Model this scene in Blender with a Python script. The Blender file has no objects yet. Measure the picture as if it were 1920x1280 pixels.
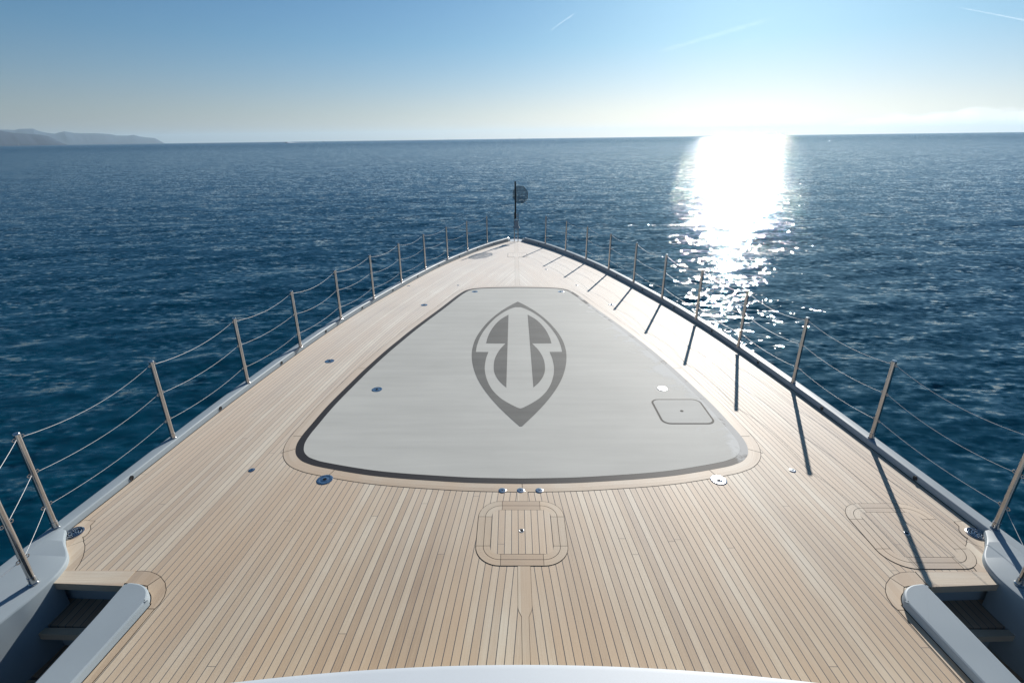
import bpy, bmesh, math, random
import numpy as np
from mathutils import Vector, Matrix
from mathutils.geometry import tessellate_polygon

R = math.radians
scn = bpy.context.scene
col = scn.collection

# ------------------------------------------------------------------ camera, sky, sun, exposure
cam_data = bpy.data.cameras.new('camera')
cam_data.sensor_width = 36.0
cam_data.lens = 17.81
cam_data.clip_start = 0.05
cam_data.clip_end = 200000
cam = bpy.data.objects.new('camera', cam_data)
col.objects.link(cam)
r_ = Vector((0.99998717, 0.00369585, -0.00213906))
u_ = Vector((6.13392899e-04, 3.71407982e-01, 9.28469566e-01))
f_ = Vector((-0.00422595, 0.92846241, -0.37140233))
m = Matrix((r_, u_, -f_)).transposed().to_4x4()
m.translation = (-0.0626, 0.0, 2.55)
cam.matrix_world = m
scn.camera = cam

SUN_EL, SUN_AZ = 25.2, 22.7          # degrees; azimuth to the right of the bow
SUN_STRENGTH, SKY_STRENGTH, EXPOSURE = 4.8, 0.053, 0.35
world = bpy.data.worlds.new('World')
scn.world = world
world.use_nodes = True
wn = world.node_tree.nodes
wl = world.node_tree.links
wn.clear()
sky = wn.new('ShaderNodeTexSky')
sky.sky_type = 'NISHITA'
sky.sun_disc = False
sky.sun_elevation = R(SUN_EL)
sky.sun_rotation = R(SUN_AZ)
sky.altitude = 0
sky.air_density = 1.0
sky.dust_density = 0.55
sky.ozone_density = 3.0
bg = wn.new('ShaderNodeBackground')
bg.inputs['Strength'].default_value = SKY_STRENGTH
wo = wn.new('ShaderNodeOutputWorld')
tint = wn.new('ShaderNodeMix'); tint.data_type = 'RGBA'; tint.blend_type = 'MULTIPLY'
tint.inputs[0].default_value = 1.0
wtc = wn.new('ShaderNodeTexCoord'); wsep = wn.new('ShaderNodeSeparateXYZ'); wl.new(wtc.outputs['Generated'], wsep.inputs[0])
wr = wn.new('ShaderNodeValToRGB')                     # whiter towards the horizon, bluer overhead
for k_ in range(2): wr.color_ramp.elements.new(0.5)
for e_, (p_, c_) in zip(wr.color_ramp.elements, [(0.0, (0.97, 0.97, 1.10, 1)), (0.06, (0.87, 0.93, 1.09, 1)), (0.15, (0.62, 0.92, 1.10, 1)), (0.35, (0.48, 0.87, 1.10, 1))]):
    e_.position = p_; e_.color = c_
wl.new(wsep.outputs[2], wr.inputs[0]); wl.new(wr.outputs[0], tint.inputs[7])
wl.new(sky.outputs[0], tint.inputs[6])
wl.new(tint.outputs[2], bg.inputs[0])
wl.new(bg.outputs[0], wo.inputs[0])

sd = bpy.data.lights.new('sun', 'SUN')
sd.energy = SUN_STRENGTH
sd.angle = R(0.53)
sd.color = (1.0, 0.955, 0.89)
sun = bpy.data.objects.new('sun', sd)
col.objects.link(sun)
sdir = Vector((math.sin(R(SUN_AZ)) * math.cos(R(SUN_EL)), math.cos(R(SUN_AZ)) * math.cos(R(SUN_EL)), math.sin(R(SUN_EL))))
sun.rotation_euler = sdir.to_track_quat('Z', 'Y').to_euler()
sun.location = sdir * 100

scn.view_settings.view_transform = 'Standard'
scn.view_settings.look = 'None'
scn.view_settings.exposure = EXPOSURE
scn.view_settings.gamma = 1.0
scn.view_settings.use_curve_mapping = False
scn.cycles.use_denoising = True
scn.cycles.max_bounces = 8
scn.cycles.volume_bounces = 0
scn.cycles.sample_clamp_indirect = 6.0

random.seed(7)
rng = np.random.default_rng(11)
SEA_TILT = R(0.5815)                  # the yacht heels a little: the sea is level, the ship's axes are not
SEA_Z = -4.1                          # water level below the deck, under the camera
H_EYE = 2.55 - SEA_Z

# ------------------------------------------------------------------ helpers
def link(o, parent=None):
    col.objects.link(o)
    if parent is not None:
        o.parent = parent
    return o

def mesh_obj(name, verts, faces, mat, parent=None, smooth=False, uvs=None):
    me = bpy.data.meshes.new(name)
    me.from_pydata([tuple(v) for v in verts], [], faces)
    me.update()
    if uvs is not None:
        uv = me.uv_layers.new(name='plank')
        li = np.zeros(len(me.loops), dtype=np.int32)
        me.loops.foreach_get('vertex_index', li)
        uv.data.foreach_set('uv', np.asarray(uvs, dtype=np.float32)[li].ravel())
    if mat is not None:
        me.materials.append(mat)
    if smooth:
        me.polygons.foreach_set('use_smooth', [True] * len(me.polygons))
    o = bpy.data.objects.new(name, me)
    return link(o, parent)

def empty(name, loc=(0, 0, 0), rot=(0, 0, 0)):
    o = bpy.data.objects.new(name, None)
    o.empty_display_size = 0.1
    o.location = loc
    o.rotation_euler = rot
    return link(o)

def tag(o, label=None, cat=None, group=None, kind=None):
    if label: o['label'] = label
    if cat: o['category'] = cat
    if group: o['group'] = group
    if kind: o['kind'] = kind
    return o

def copy_tree(o, parent=None):
    c = o.copy()
    col.objects.link(c)
    if parent is not None:
        c.parent = parent
    for ch in list(o.children):
        copy_tree(ch, c)
    return c

class MB:
    """collects simple solids into one mesh"""
    def __init__(self):
        self.v, self.f = [], []
    def add(self, v, f):
        b = len(self.v)
        self.v += [tuple(p) for p in v]
        self.f += [tuple(i + b for i in q) for q in f]
    def tube(self, pts, rad, n=10, cap=True):
        pts = [Vector(p) for p in pts]
        if not isinstance(rad, (list, tuple)):
            rad = [rad] * len(pts)
        rings = []
        prev = None
        for i, p in enumerate(pts):
            d = (pts[min(i + 1, len(pts) - 1)] - pts[max(i - 1, 0)]).normalized()
            a = Vector((0, 0, 1)) if abs(d.z) < 0.9 else Vector((1, 0, 0))
            if prev is None:
                x = d.cross(a).normalized()
            else:
                x = (prev - d * prev.dot(d)).normalized()
            prev = x
            y = d.cross(x)
            rings.append([p + (x * math.cos(t) + y * math.sin(t)) * rad[i] for t in [2 * math.pi * k / n for k in range(n)]])
        v = [q for ring in rings for q in ring]
        f = []
        for i in range(len(rings) - 1):
            for k in range(n):
                f.append((i * n + k, i * n + (k + 1) % n, (i + 1) * n + (k + 1) % n, (i + 1) * n + k))
        if cap:
            f.append(tuple(range(n - 1, -1, -1)))
            f.append(tuple((len(rings) - 1) * n + k for k in range(n)))
        self.add(v, f)
    def lathe(self, prof, n=20, at=(0, 0, 0), sx=1.0, sy=1.0):
        v, f = [], []
        for (rr, z) in prof:
            for k in range(n):
                t = 2 * math.pi * k / n
                v.append((at[0] + rr * sx * math.cos(t), at[1] + rr * sy * math.sin(t), at[2] + z))
        for i in range(len(prof) - 1):
            for k in range(n):
                f.append((i * n + k, i * n + (k + 1) % n, (i + 1) * n + (k + 1) % n, (i + 1) * n + k))
        f.append(tuple(range(n - 1, -1, -1)))
        f.append(tuple((len(prof) - 1) * n + k for k in range(n)))
        self.add(v, f)
    def torus(self, R0, r0, at, axis='z', n=24, k=8):
        v, f = [], []
        for i in range(n):
            a = 2 * math.pi * i / n
            for j in range(k):
                b = 2 * math.pi * j / k
                rr = R0 + r0 * math.cos(b)
                p = (rr * math.cos(a), rr * math.sin(a), r0 * math.sin(b))
                if axis == 'y': p = (p[0], p[2], p[1])
                if axis == 'x': p = (p[2], p[0], p[1])
                v.append((p[0] + at[0], p[1] + at[1], p[2] + at[2]))
        for i in range(n):
            for j in range(k):
                f.append((i * k + j, ((i + 1) % n) * k + j, ((i + 1) % n) * k + (j + 1) % k, i * k + (j + 1) % k))
        self.add(v, f)
    def build(self, name, mat, parent=None, smooth=True):
        o = mesh_obj(name, self.v, self.f, mat, parent, smooth)
        if smooth:
            auto_smooth(o)
        return o

def auto_smooth(o, ang=35):
    me = o.data
    bm = bmesh.new(); bm.from_mesh(me)
    bmesh.ops.recalc_face_normals(bm, faces=bm.faces)
    for e in bm.edges:
        if len(e.link_faces) == 2 and e.calc_face_angle(0) > R(ang):
            e.smooth = False
    bm.to_mesh(me); bm.free()

# ------------------------------------------------------------------ the ship's lines (metres; x right, y to the bow)
S1, S2 = 0.013569, -0.00193999
def top0(Y): return S1 * Y + S2 * Y * Y                         # line of the bulwark, less 5 cm
def dz(Y): return top0(Y) - 0.005 * max(0.0, Y - 3.0)           # deck surface
def hb(Y): return 0.05 + 0.005 * max(0.0, Y - 3.0)              # bulwark height over the deck
EDGE = np.array([(-1.0, 3.40), (0.8, 3.315), (2.0, 3.228), (2.748, 3.168), (3.33, 3.115), (4.46, 3.015), (5.6, 2.885), (6.72, 2.735),
                 (7.85, 2.535), (8.95, 2.295), (10.08, 2.035), (11.2, 1.75), (12.39, 1.37), (13.3, 1.05), (14.0, 0.77),
                 (14.7, 0.44), (15.15, 0.225)])
def catmull(pts, n=12, closed=False):
    pts = np.asarray(pts, float)
    N = len(pts); out = []
    rngs = range(N) if closed else range(N - 1)
    for i in rngs:
        if closed:
            p0, p1, p2, p3 = pts[(i - 1) % N], pts[i], pts[(i + 1) % N], pts[(i + 2) % N]
        else:
            p1, p2 = pts[i], pts[i + 1]
            p0 = pts[i - 1] if i > 0 else 2 * p1 - p2
            p3 = pts[i + 2] if i + 2 < N else 2 * p2 - p1
        for t in np.linspace(0, 1, n, endpoint=False):
            out.append(0.5 * (2 * p1 + (p2 - p0) * t + (2 * p0 - 5 * p1 + 4 * p2 - p3) * t * t + (3 * p1 - p0 - 3 * p2 + p3) * t ** 3))
    if not closed: out.append(pts[-1])
    return np.array(out)
ED = catmull(EDGE, 16)                                           # (Y, X)
def edge(Y): return float(np.interp(Y, ED[:, 0], ED[:, 1]))
_edx = np.vstack([ED, [(15.5, 0.03), (15.8, -0.12)]])
_seg_y = np.linspace(-1, 15.8, 700)
_EX = np.column_stack([np.interp(_seg_y, _edx[:, 0], _edx[:, 1]), _seg_y])
PW = 0.0465                                                      # plank pitch
def edge_dist(P):
    """distance of each point (|x|,y) to the deck edge"""
    P = np.asarray(P, float); out = np.empty(len(P))
    A = _EX[:-1]; B = _EX[1:]; D = B - A; L2 = (D ** 2).sum(1)
    for s in range(0, len(P), 800):
        q = P[s:s + 800]
        t = np.clip(((q[:, None, :] - A) * D).sum(2) / L2, 0, 1)
        c = A + t[..., None] * D
        out[s:s + 800] = np.sqrt(((q[:, None, :] - c) ** 2).sum(2)).min(1)
    return out

# ------------------------------------------------------------------ materials
def new_mat(name):
    mt = bpy.data.materials.new(name)
    mt.use_nodes = True
    nt = mt.node_tree
    bs = nt.nodes['Principled BSDF']
    return mt, nt, bs
def N(nt, t, **kw):
    n = nt.nodes.new(t)
    for k, v in kw.items():
        setattr(n, k, v)
    return n
def math_n(nt, op, a, b=None, clamp=False):
    n = nt.nodes.new('ShaderNodeMath'); n.operation = op; n.use_clamp = clamp
    for i, x in enumerate((a, b)):
        if x is None: continue
        if isinstance(x, (int, float)): n.inputs[i].default_value = x
        else: nt.links.new(x, n.inputs[i])
    return n.outputs[0]
def ramp(nt, fac, stops):
    n = nt.nodes.new('ShaderNodeValToRGB')
    while len(n.color_ramp.elements) < len(stops): n.color_ramp.elements.new(0.5)
    for e, (p, c) in zip(n.color_ramp.elements, stops):
        e.position = p
        e.color = (c[0], c[1], c[2], 1) if not isinstance(c, (int, float)) else (c, c, c, 1)
    nt.links.new(fac, n.inputs[0])
    return n.outputs[0]
def mix_c(nt, fac, a, b, mode='MIX'):
    n = nt.nodes.new('ShaderNodeMix'); n.data_type = 'RGBA'; n.blend_type = mode
    if isinstance(fac, (int, float)): n.inputs[0].default_value = fac
    else: nt.links.new(fac, n.inputs[0])
    for i, x in ((6, a), (7, b)):
        if isinstance(x, tuple): n.inputs[i].default_value = (*x, 1)
        else: nt.links.new(x, n.inputs[i])
    return n.outputs[2]

def teak_material(name, seams=True, tint=(1, 1, 1), rough=0.61):
    mt, nt, bs = new_mat(name)
    L = nt.links
    uv = N(nt, 'ShaderNodeUVMap', uv_map='plank')
    sep = N(nt, 'ShaderNodeSeparateXYZ'); L.new(uv.outputs[0], sep.inputs[0])
    u, v = sep.outputs[0], sep.outputs[1]
    idx = math_n(nt, 'FLOOR', u)
    fr = math_n(nt, 'FRACT', u)
    wn1 = N(nt, 'ShaderNodeTexWhiteNoise', noise_dimensions='1D'); L.new(idx, wn1.inputs['W'])
    vv = math_n(nt, 'ADD', math_n(nt, 'MULTIPLY', v, 1 / 9.0), math_n(nt, 'MULTIPLY', wn1.outputs[0], 17.0))
    board = math_n(nt, 'FLOOR', vv)
    bfr = math_n(nt, 'FRACT', vv)
    key = math_n(nt, 'ADD', math_n(nt, 'MULTIPLY', idx, 7.13), math_n(nt, 'MULTIPLY', board, 3.71))
    wn2 = N(nt, 'ShaderNodeTexWhiteNoise', noise_dimensions='1D'); L.new(key, wn2.inputs['W'])
    # grain: long streaks along the board
    cv = N(nt, 'ShaderNodeCombineXYZ')
    L.new(math_n(nt, 'MULTIPLY', u, 2.6), cv.inputs[0]); L.new(math_n(nt, 'MULTIPLY', v, 1.3), cv.inputs[1])
    L.new(math_n(nt, 'MULTIPLY', wn2.outputs[0], 40), cv.inputs[2])
    gr = N(nt, 'ShaderNodeTexNoise'); gr.inputs['Scale'].default_value = 2.2; gr.inputs['Detail'].default_value = 5; gr.inputs['Roughness'].default_value = 0.65
    L.new(cv.outputs[0], gr.inputs['Vector'])
    # weathering, patches a metre wide
    tc = N(nt, 'ShaderNodeTexCoord')
    we = N(nt, 'ShaderNodeTexNoise'); we.inputs['Scale'].default_value = 0.9; we.inputs['Detail'].default_value = 4
    L.new(tc.outputs['Object'], we.inputs['Vector'])
    fi = N(nt, 'ShaderNodeTexNoise'); fi.inputs['Scale'].default_value = 140; fi.inputs['Detail'].default_value = 2
    L.new(tc.outputs['Object'], fi.inputs['Vector'])
    wn4 = N(nt, 'ShaderNodeTexWhiteNoise', noise_dimensions='1D'); L.new(math_n(nt, 'ADD', idx, 33.3), wn4.inputs['W'])
    a = math_n(nt, 'ADD', math_n(nt, 'ADD', math_n(nt, 'MULTIPLY', wn4.outputs[0], 0.40), math_n(nt, 'MULTIPLY', wn2.outputs[0], 0.08)), math_n(nt, 'MULTIPLY', gr.outputs[0], 0.40))
    a = math_n(nt, 'ADD', a, math_n(nt, 'MULTIPLY', we.outputs[0], 0.72))
    a = math_n(nt, 'ADD', a, math_n(nt, 'MULTIPLY', fi.outputs[0], 0.16))
    a = math_n(nt, 'SUBTRACT', math_n(nt, 'MULTIPLY', a, 0.76), 0.175)
    T = lambda c: tuple(c[i] * tint[i] for i in range(3))
    c = ramp(nt, a, [(0.22, T((0.23, 0.135, 0.062))), (0.42, T((0.365, 0.250, 0.140))), (0.56, T((0.44, 0.335, 0.215))), (0.76, T((0.57, 0.49, 0.36)))])
    # some boards greyer, some redder
    wn3 = N(nt, 'ShaderNodeTexWhiteNoise', noise_dimensions='1D'); L.new(math_n(nt, 'ADD', key, 99.5), wn3.inputs['W'])
    c = mix_c(nt, math_n(nt, 'MULTIPLY', wn3.outputs[0], 0.34), c, T((0.40, 0.345, 0.27)))
    # honey-coloured areas where the silvering has worn off
    mpw = N(nt, 'ShaderNodeMapping'); mpw.inputs['Scale'].default_value = (1.5, 0.55, 1); L.new(tc.outputs['Object'], mpw.inputs[0])
    wh = N(nt, 'ShaderNodeTexNoise'); wh.inputs['Scale'].default_value = 1.0; wh.inputs['Detail'].default_value = 6; wh.inputs['Roughness'].default_value = 0.62
    L.new(mpw.outputs[0], wh.inputs['Vector'])
    hon = math_n(nt, 'MULTIPLY', ramp(nt, math_n(nt, 'ADD', wh.outputs[0], math_n(nt, 'MULTIPLY', wn3.outputs[0], 0.12)), [(0.47, 0.0), (0.66, 1.0)]), 0.75)
    c = mix_c(nt, hon, c, T((0.42, 0.275, 0.145)))
    rgh = math_n(nt, 'ADD', rough - 0.05, math_n(nt, 'MULTIPLY', gr.outputs[0], 0.1))
    if seams:
        s = math_n(nt, 'LESS_THAN', fr, 0.10)
        e = math_n(nt, 'LESS_THAN', bfr, 0.00032)
        s = math_n(nt, 'MAXIMUM', s, e)
        c = mix_c(nt, s, c, (0.012, 0.011, 0.012))
        rgh = math_n(nt, 'ADD', rgh, math_n(nt, 'MULTIPLY', s, 0.2))
    L.new(c, bs.inputs['Base Color'])
    L.new(rgh, bs.inputs['Roughness'])
    bs.inputs['Specular IOR Level'].default_value = 0.58
    bs.inputs['Sheen Weight'].default_value = 0.7
    bs.inputs['Sheen Roughness'].default_value = 0.5
    tg = N(nt, 'ShaderNodeTangent', direction_type='UV_MAP', uv_map='plank')
    L.new(tg.outputs[0], bs.inputs['Tangent'])
    bs.inputs['Anisotropic'].default_value = 0.3 if seams else 0.0
    bs.inputs['Anisotropic Rotation'].default_value = 0.0
    bp = N(nt, 'ShaderNodeBump'); bp.inputs['Strength'].default_value = 0.25; bp.inputs['Distance'].default_value = 0.004
    L.new(gr.outputs[0], bp.inputs['Height']); L.new(bp.outputs[0], bs.inputs['Normal'])
    return mt

M = {}
M['teak'] = teak_material('teak_planks')
M['teak_board'] = teak_material('teak_board', seams=False, tint=(0.97, 0.97, 0.97))
M['teak_pale'] = teak_material('teak_pale_board', seams=False, tint=(1.10, 1.12, 1.14))
M['teak_shaded'] = teak_material('teak_shaded_tread', tint=(0.62, 0.44, 0.31))  # shaded treads: darker, browner tint put into the colour against bluish skylight
M['teak_dark'] = teak_material('teak_dark_board', seams=False, tint=(0.88, 0.86, 0.84))

def plain(name, c, rough=0.4, metal=0.0, coat=0.0, noise=0.0, nscale=3.0, rnoise=0.0):
    mt, nt, bs = new_mat(name)
    bs.inputs['Metallic'].default_value = metal
    bs.inputs['Coat Weight'].default_value = coat
    tc = N(nt, 'ShaderNodeTexCoord')
    nz = N(nt, 'ShaderNodeTexNoise'); nz.inputs['Scale'].default_value = nscale; nz.inputs['Detail'].default_value = 5
    nt.links.new(tc.outputs['Object'], nz.inputs['Vector'])
    lo = tuple(x * (1 - noise) for x in c); hi = tuple(min(1, x * (1 + noise)) for x in c)
    nt.links.new(ramp(nt, nz.outputs[0], [(0.3, lo), (0.7, hi)]), bs.inputs['Base Color'])
    nt.links.new(ramp(nt, nz.outputs[0], [(0.3, max(0.02, rough - rnoise)), (0.7, min(1, rough + rnoise))]), bs.inputs['Roughness'])
    return mt
M['paint'] = plain('grey_paint', (0.285, 0.33, 0.355), 0.5, noise=0.03, rnoise=0.05)
M['paint'].node_tree.nodes['Principled BSDF'].inputs['Specular IOR Level'].default_value = 0.28
M['white'] = plain('white_paint', (0.52, 0.56, 0.59), 0.55, coat=0.0, noise=0.02)
M['caulk'] = plain('black_caulk', (0.012, 0.012, 0.013), 0.6, noise=0.2)
M['dark'] = plain('dark_hole', (0.006, 0.006, 0.007), 0.6, noise=0.3)
for k_ in ('caulk', 'dark'):
    M[k_].node_tree.nodes['Principled BSDF'].inputs['Specular IOR Level'].default_value = 0.08
M['steel'] = plain('polished_steel', (0.46, 0.45, 0.44), 0.2, metal=1.0, noise=0.08, nscale=14, rnoise=0.06)
M['rope'] = plain('wire_rope', (0.42, 0.42, 0.42), 0.5, metal=0.5, noise=0.25, nscale=160)
M['chrome'] = plain('chrome', (0.50, 0.50, 0.51), 0.2, metal=1.0, noise=0.1, nscale=30, rnoise=0.05)
M['black'] = plain('black_plastic', (0.014, 0.014, 0.015), 0.35, noise=0.2)
M['hill_near'] = plain('hill_haze_blue', (0.012, 0.034, 0.072), 0.95, noise=0.08, nscale=0.004)  # blue of the distant haze put into the hills' base colour
M['hull_blue'] = plain('dark_hull_paint', (0.02, 0.03, 0.05), 0.3, noise=0.1)
M['foam'] = plain('sea_foam', (0.82, 0.84, 0.86), 0.7, noise=0.1, nscale=0.3)

def pad_material(name, base, streak=0.12, salt=0.85, rough=0.68):
    """painted deck panel: hand-rubbed streaks across, dried salt towards the right-hand edge"""
    mt, nt, bs = new_mat(name); L = nt.links
    tc = N(nt, 'ShaderNodeTexCoord')
    mp = N(nt, 'ShaderNodeMapping'); mp.inputs['Scale'].default_value = (0.5, 5.0, 1)
    L.new(tc.outputs['Object'], mp.inputs[0])
    n1 = N(nt, 'ShaderNodeTexNoise'); n1.inputs['Scale'].default_value = 1.6; n1.inputs['Detail'].default_value = 7; n1.inputs['Roughness'].default_value = 0.6
    L.new(mp.outputs[0], n1.inputs['Vector'])
    n2 = N(nt, 'ShaderNodeTexNoise'); n2.inputs['Scale'].default_value = 0.8; n2.inputs['Detail'].default_value = 4
    L.new(tc.outputs['Object'], n2.inputs['Vector'])
    a = math_n(nt, 'ADD', math_n(nt, 'MULTIPLY', n1.outputs[0], 0.5), math_n(nt, 'MULTIPLY', n2.outputs[0], 0.5))
    c = ramp(nt, a, [(0.3, tuple(x * (1 - streak) for x in base)), (0.7, tuple(x * (1 + streak) for x in base))])
    sp = N(nt, 'ShaderNodeSeparateXYZ'); L.new(tc.outputs['Object'], sp.inputs[0])
    # salt blooms: ragged patches, thicker close to the edge
    n3 = N(nt, 'ShaderNodeTexNoise'); n3.inputs['Scale'].default_value = 3.4; n3.inputs['Detail'].default_value = 9; n3.inputs['Roughness'].default_value = 0.62
    n3.inputs['Distortion'].default_value = 0.6
    L.new(tc.outputs['Object'], n3.inputs['Vector'])
    # distance measure along a slanting line that follows the right edge of the panel
    sl = math_n(nt, 'ADD', sp.outputs[0], math_n(nt, 'MULTIPLY', sp.outputs[1], 0.17))
    near = ramp(nt, math_n(nt, 'MULTIPLY', sl, 0.25), [(0.40, 0.0), (0.56, 0.10), (0.635, 0.26), (0.68, 0.48)])
    thr = math_n(nt, 'SUBTRACT', math_n(nt, 'ADD', n3.outputs[0], near), 0.17)
    sm = ramp(nt, thr, [(0.61, 0.0), (0.72, 1.0)])
    sm = math_n(nt, 'MULTIPLY', sm, salt)
    c = mix_c(nt, sm, c, (0.74, 0.73, 0.69))
    L.new(c, bs.inputs['Base Color'])
    L.new(math_n(nt, 'ADD', math_n(nt, 'MULTIPLY', sm, 0.2), rough), bs.inputs['Roughness'])
    bs.inputs['Specular IOR Level'].default_value = 0.18
    return mt
M['pad'] = pad_material('grey_deck_paint', (0.475, 0.47, 0.43))
M['emblem'] = pad_material('emblem_paint', (0.135, 0.135, 0.125), streak=0.3, salt=0.35)
M['border'] = pad_material('dark_border_strip', (0.028, 0.027, 0.029), streak=0.2, salt=0.7, rough=0.6)

def water_material():
    mt, nt, bs = new_mat('sea_water'); L = nt.links
    geo = N(nt, 'ShaderNodeNewGeometry')
    tc = N(nt, 'ShaderNodeTexCoord')
    # calmer slicks and rougher cat's-paws
    mp = N(nt, 'ShaderNodeMapping'); mp.inputs['Scale'].default_value = (0.0012, 0.0040, 1); mp.inputs['Rotation'].default_value = (0, 0, R(-8))
    L.new(tc.outputs['Object'], mp.inputs[0])
    nb = N(nt, 'ShaderNodeTexNoise'); nb.inputs['Scale'].default_value = 1.0; nb.inputs['Detail'].default_value = 4; nb.inputs['Roughness'].default_value = 0.6
    L.new(mp.outputs[0], nb.inputs['Vector'])
    mod = ramp(nt, nb.outputs[0], [(0.28, 0.55), (0.42, 0.95), (0.75, 1.15)])
    tot = None
    for sc, amp, sx, rot in ((6.5, 0.66, 0.5, 7), (3.0, 0.44, 0.34, -5), (1.1, 0.20, 0.28, 6), (0.25, 0.07, 0.35, -9)):
        mp = N(nt, 'ShaderNodeMapping'); mp.inputs['Scale'].default_value = (sc * sx, sc, sc); mp.inputs['Rotation'].default_value = (0, 0, R(rot))
        L.new(tc.outputs['Object'], mp.inputs[0])
        nz = N(nt, 'ShaderNodeTexNoise'); nz.inputs['Scale'].default_value = 1.0; nz.inputs['Detail'].default_value = 2.0
        L.new(mp.outputs[0], nz.inputs['Vector'])
        sub = N(nt, 'ShaderNodeVectorMath', operation='SUBTRACT'); L.new(nz.outputs['Color'], sub.inputs[0]); sub.inputs[1].default_value = (0.5, 0.5, 0.5)
        ml = N(nt, 'ShaderNodeVectorMath', operation='MULTIPLY'); L.new(sub.outputs[0], ml.inputs[0]); ml.inputs[1].default_value = (amp * 1.0, amp, 0)
        if tot is None: tot = ml.outputs[0]
        else:
            ad = N(nt, 'ShaderNodeVectorMath', operation='ADD'); L.new(tot, ad.inputs[0]); L.new(ml.outputs[0], ad.inputs[1]); tot = ad.outputs[0]
    # gusts a few metres across
    mp = N(nt, 'ShaderNodeMapping'); mp.inputs['Scale'].default_value = (0.10, 0.28, 1)
    L.new(tc.outputs['Object'], mp.inputs[0])
    ng = N(nt, 'ShaderNodeTexNoise'); ng.inputs['Scale'].default_value = 1.0; ng.inputs['Detail'].default_value = 5; ng.inputs['Roughness'].default_value = 0.7
    L.new(mp.outputs[0], ng.inputs['Vector'])
    mod = math_n(nt, 'MULTIPLY', mod, ramp(nt, ng.outputs[0], [(0.30, 0.7), (0.50, 0.95), (0.72, 1.45)]))
    mp = N(nt, 'ShaderNodeMapping'); mp.inputs['Scale'].default_value = (0.55, 0.75, 1)
    L.new(tc.outputs['Object'], mp.inputs[0])
    ng = N(nt, 'ShaderNodeTexNoise'); ng.inputs['Scale'].default_value = 1.0; ng.inputs['Detail'].default_value = 3; ng.inputs['Roughness'].default_value = 0.6
    L.new(mp.outputs[0], ng.inputs['Vector'])
    mod = math_n(nt, 'MULTIPLY', mod, ramp(nt, ng.outputs[0], [(0.34, 0.38), (0.50, 0.82), (0.68, 1.55)]))
    sc_ = N(nt, 'ShaderNodeVectorMath', operation='SCALE'); L.new(tot, sc_.inputs[0]); L.new(mod, sc_.inputs['Scale'])
    ad = N(nt, 'ShaderNodeVectorMath', operation='ADD'); L.new(geo.outputs['Normal'], ad.inputs[0]); L.new(sc_.outputs[0], ad.inputs[1])
    # far off one sees mostly the wave faces turned this way
    ln = N(nt, 'ShaderNodeVectorMath', operation='LENGTH'); L.new(tc.outputs['Object'], ln.inputs[0])
    far = N(nt, 'ShaderNodeMapRange', interpolation_type='SMOOTHSTEP'); L.new(ln.outputs['Value'], far.inputs[0])
    far.inputs[1].default_value = 0; far.inputs[2].default_value = 45; far.inputs[3].default_value = 0.0; far.inputs[4].default_value = -0.082
    dr_ = N(nt, 'ShaderNodeVectorMath', operation='NORMALIZE'); L.new(tc.outputs['Object'], dr_.inputs[0])
    fa2 = N(nt, 'ShaderNodeMapRange', interpolation_type='SMOOTHSTEP'); L.new(ln.outputs['Value'], fa2.inputs[0])
    fa2.inputs[1].default_value = 60; fa2.inputs[2].default_value = 1200; fa2.inputs[3].default_value = 0.0; fa2.inputs[4].default_value = -0.05
    bi = N(nt, 'ShaderNodeVectorMath', operation='SCALE'); L.new(dr_.outputs[0], bi.inputs[0]); L.new(math_n(nt, 'ADD', far.outputs[0], fa2.outputs[0]), bi.inputs['Scale'])
    ad2 = N(nt, 'ShaderNodeVectorMath', operation='ADD'); L.new(ad.outputs[0], ad2.inputs[0]); L.new(bi.outputs[0], ad2.inputs[1])
    nm = N(nt, 'ShaderNodeVectorMath', operation='NORMALIZE'); L.new(ad2.outputs[0], nm.inputs[0])
    L.new(nm.outputs[0], bs.inputs['Normal'])
    bs.inputs['Base Color'].default_value = (0.0001, 0.033, 0.060, 1)
    bs.inputs['Roughness'].default_value = 0.04
    bs.inputs['IOR'].default_value = 1.333
    bs.inputs['Specular IOR Level'].default_value = 0.32
    return mt
M['water'] = water_material()

# ------------------------------------------------------------------ sheets that lie on the deck
ZS = 0.35
def sheet(name, polys, mat, z, parent, cut=0.25, uv=True, flip=False):
    """polys: list of (outline, [holes]) in deck coordinates -> one thin sheet following the sheer"""
    bm = bmesh.new()
    for outl, holes in polys:
        loops = [outl] + list(holes)
        vec = [[Vector((p[0], p[1], 0)) for p in l] for l in loops]
        flat = [p for l in vec for p in l]
        vs = [bm.verts.new(p) for p in flat]
        for t in tessellate_polygon(vec):
            if len(set(t)) == 3:
                try: bm.faces.new([vs[i] for i in t])
                except ValueError: pass
    ys = [v.co.y for v in bm.verts]
    if cut:
        y = math.floor(min(ys) / cut) * cut + cut
        while y < max(ys):
            g = list(bm.verts) + list(bm.edges) + list(bm.faces)
            bmesh.ops.bisect_plane(bm, geom=g, plane_co=(0, y, 0), plane_no=(0, 1, 0), dist=1e-5)
            y += cut
    bmesh.ops.recalc_face_normals(bm, faces=bm.faces)
    for f in bm.faces:
        if f.normal.z < 0: f.normal_flip()
    uvl = bm.loops.layers.uv.new('plank')
    for f in bm.faces:
        for l in f.loops:
            l[uvl].uv = (l.vert.co.x / PW + 100.5, l.vert.co.y)
    for v in bm.verts:
        v.co.z = dz(v.co.y) + z * ZS
    me = bpy.data.meshes.new(name)
    bm.to_mesh(me); bm.free()
    me.materials.append(mat)
    o = bpy.data.objects.new(name, me)
    return link(o, parent)

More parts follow.
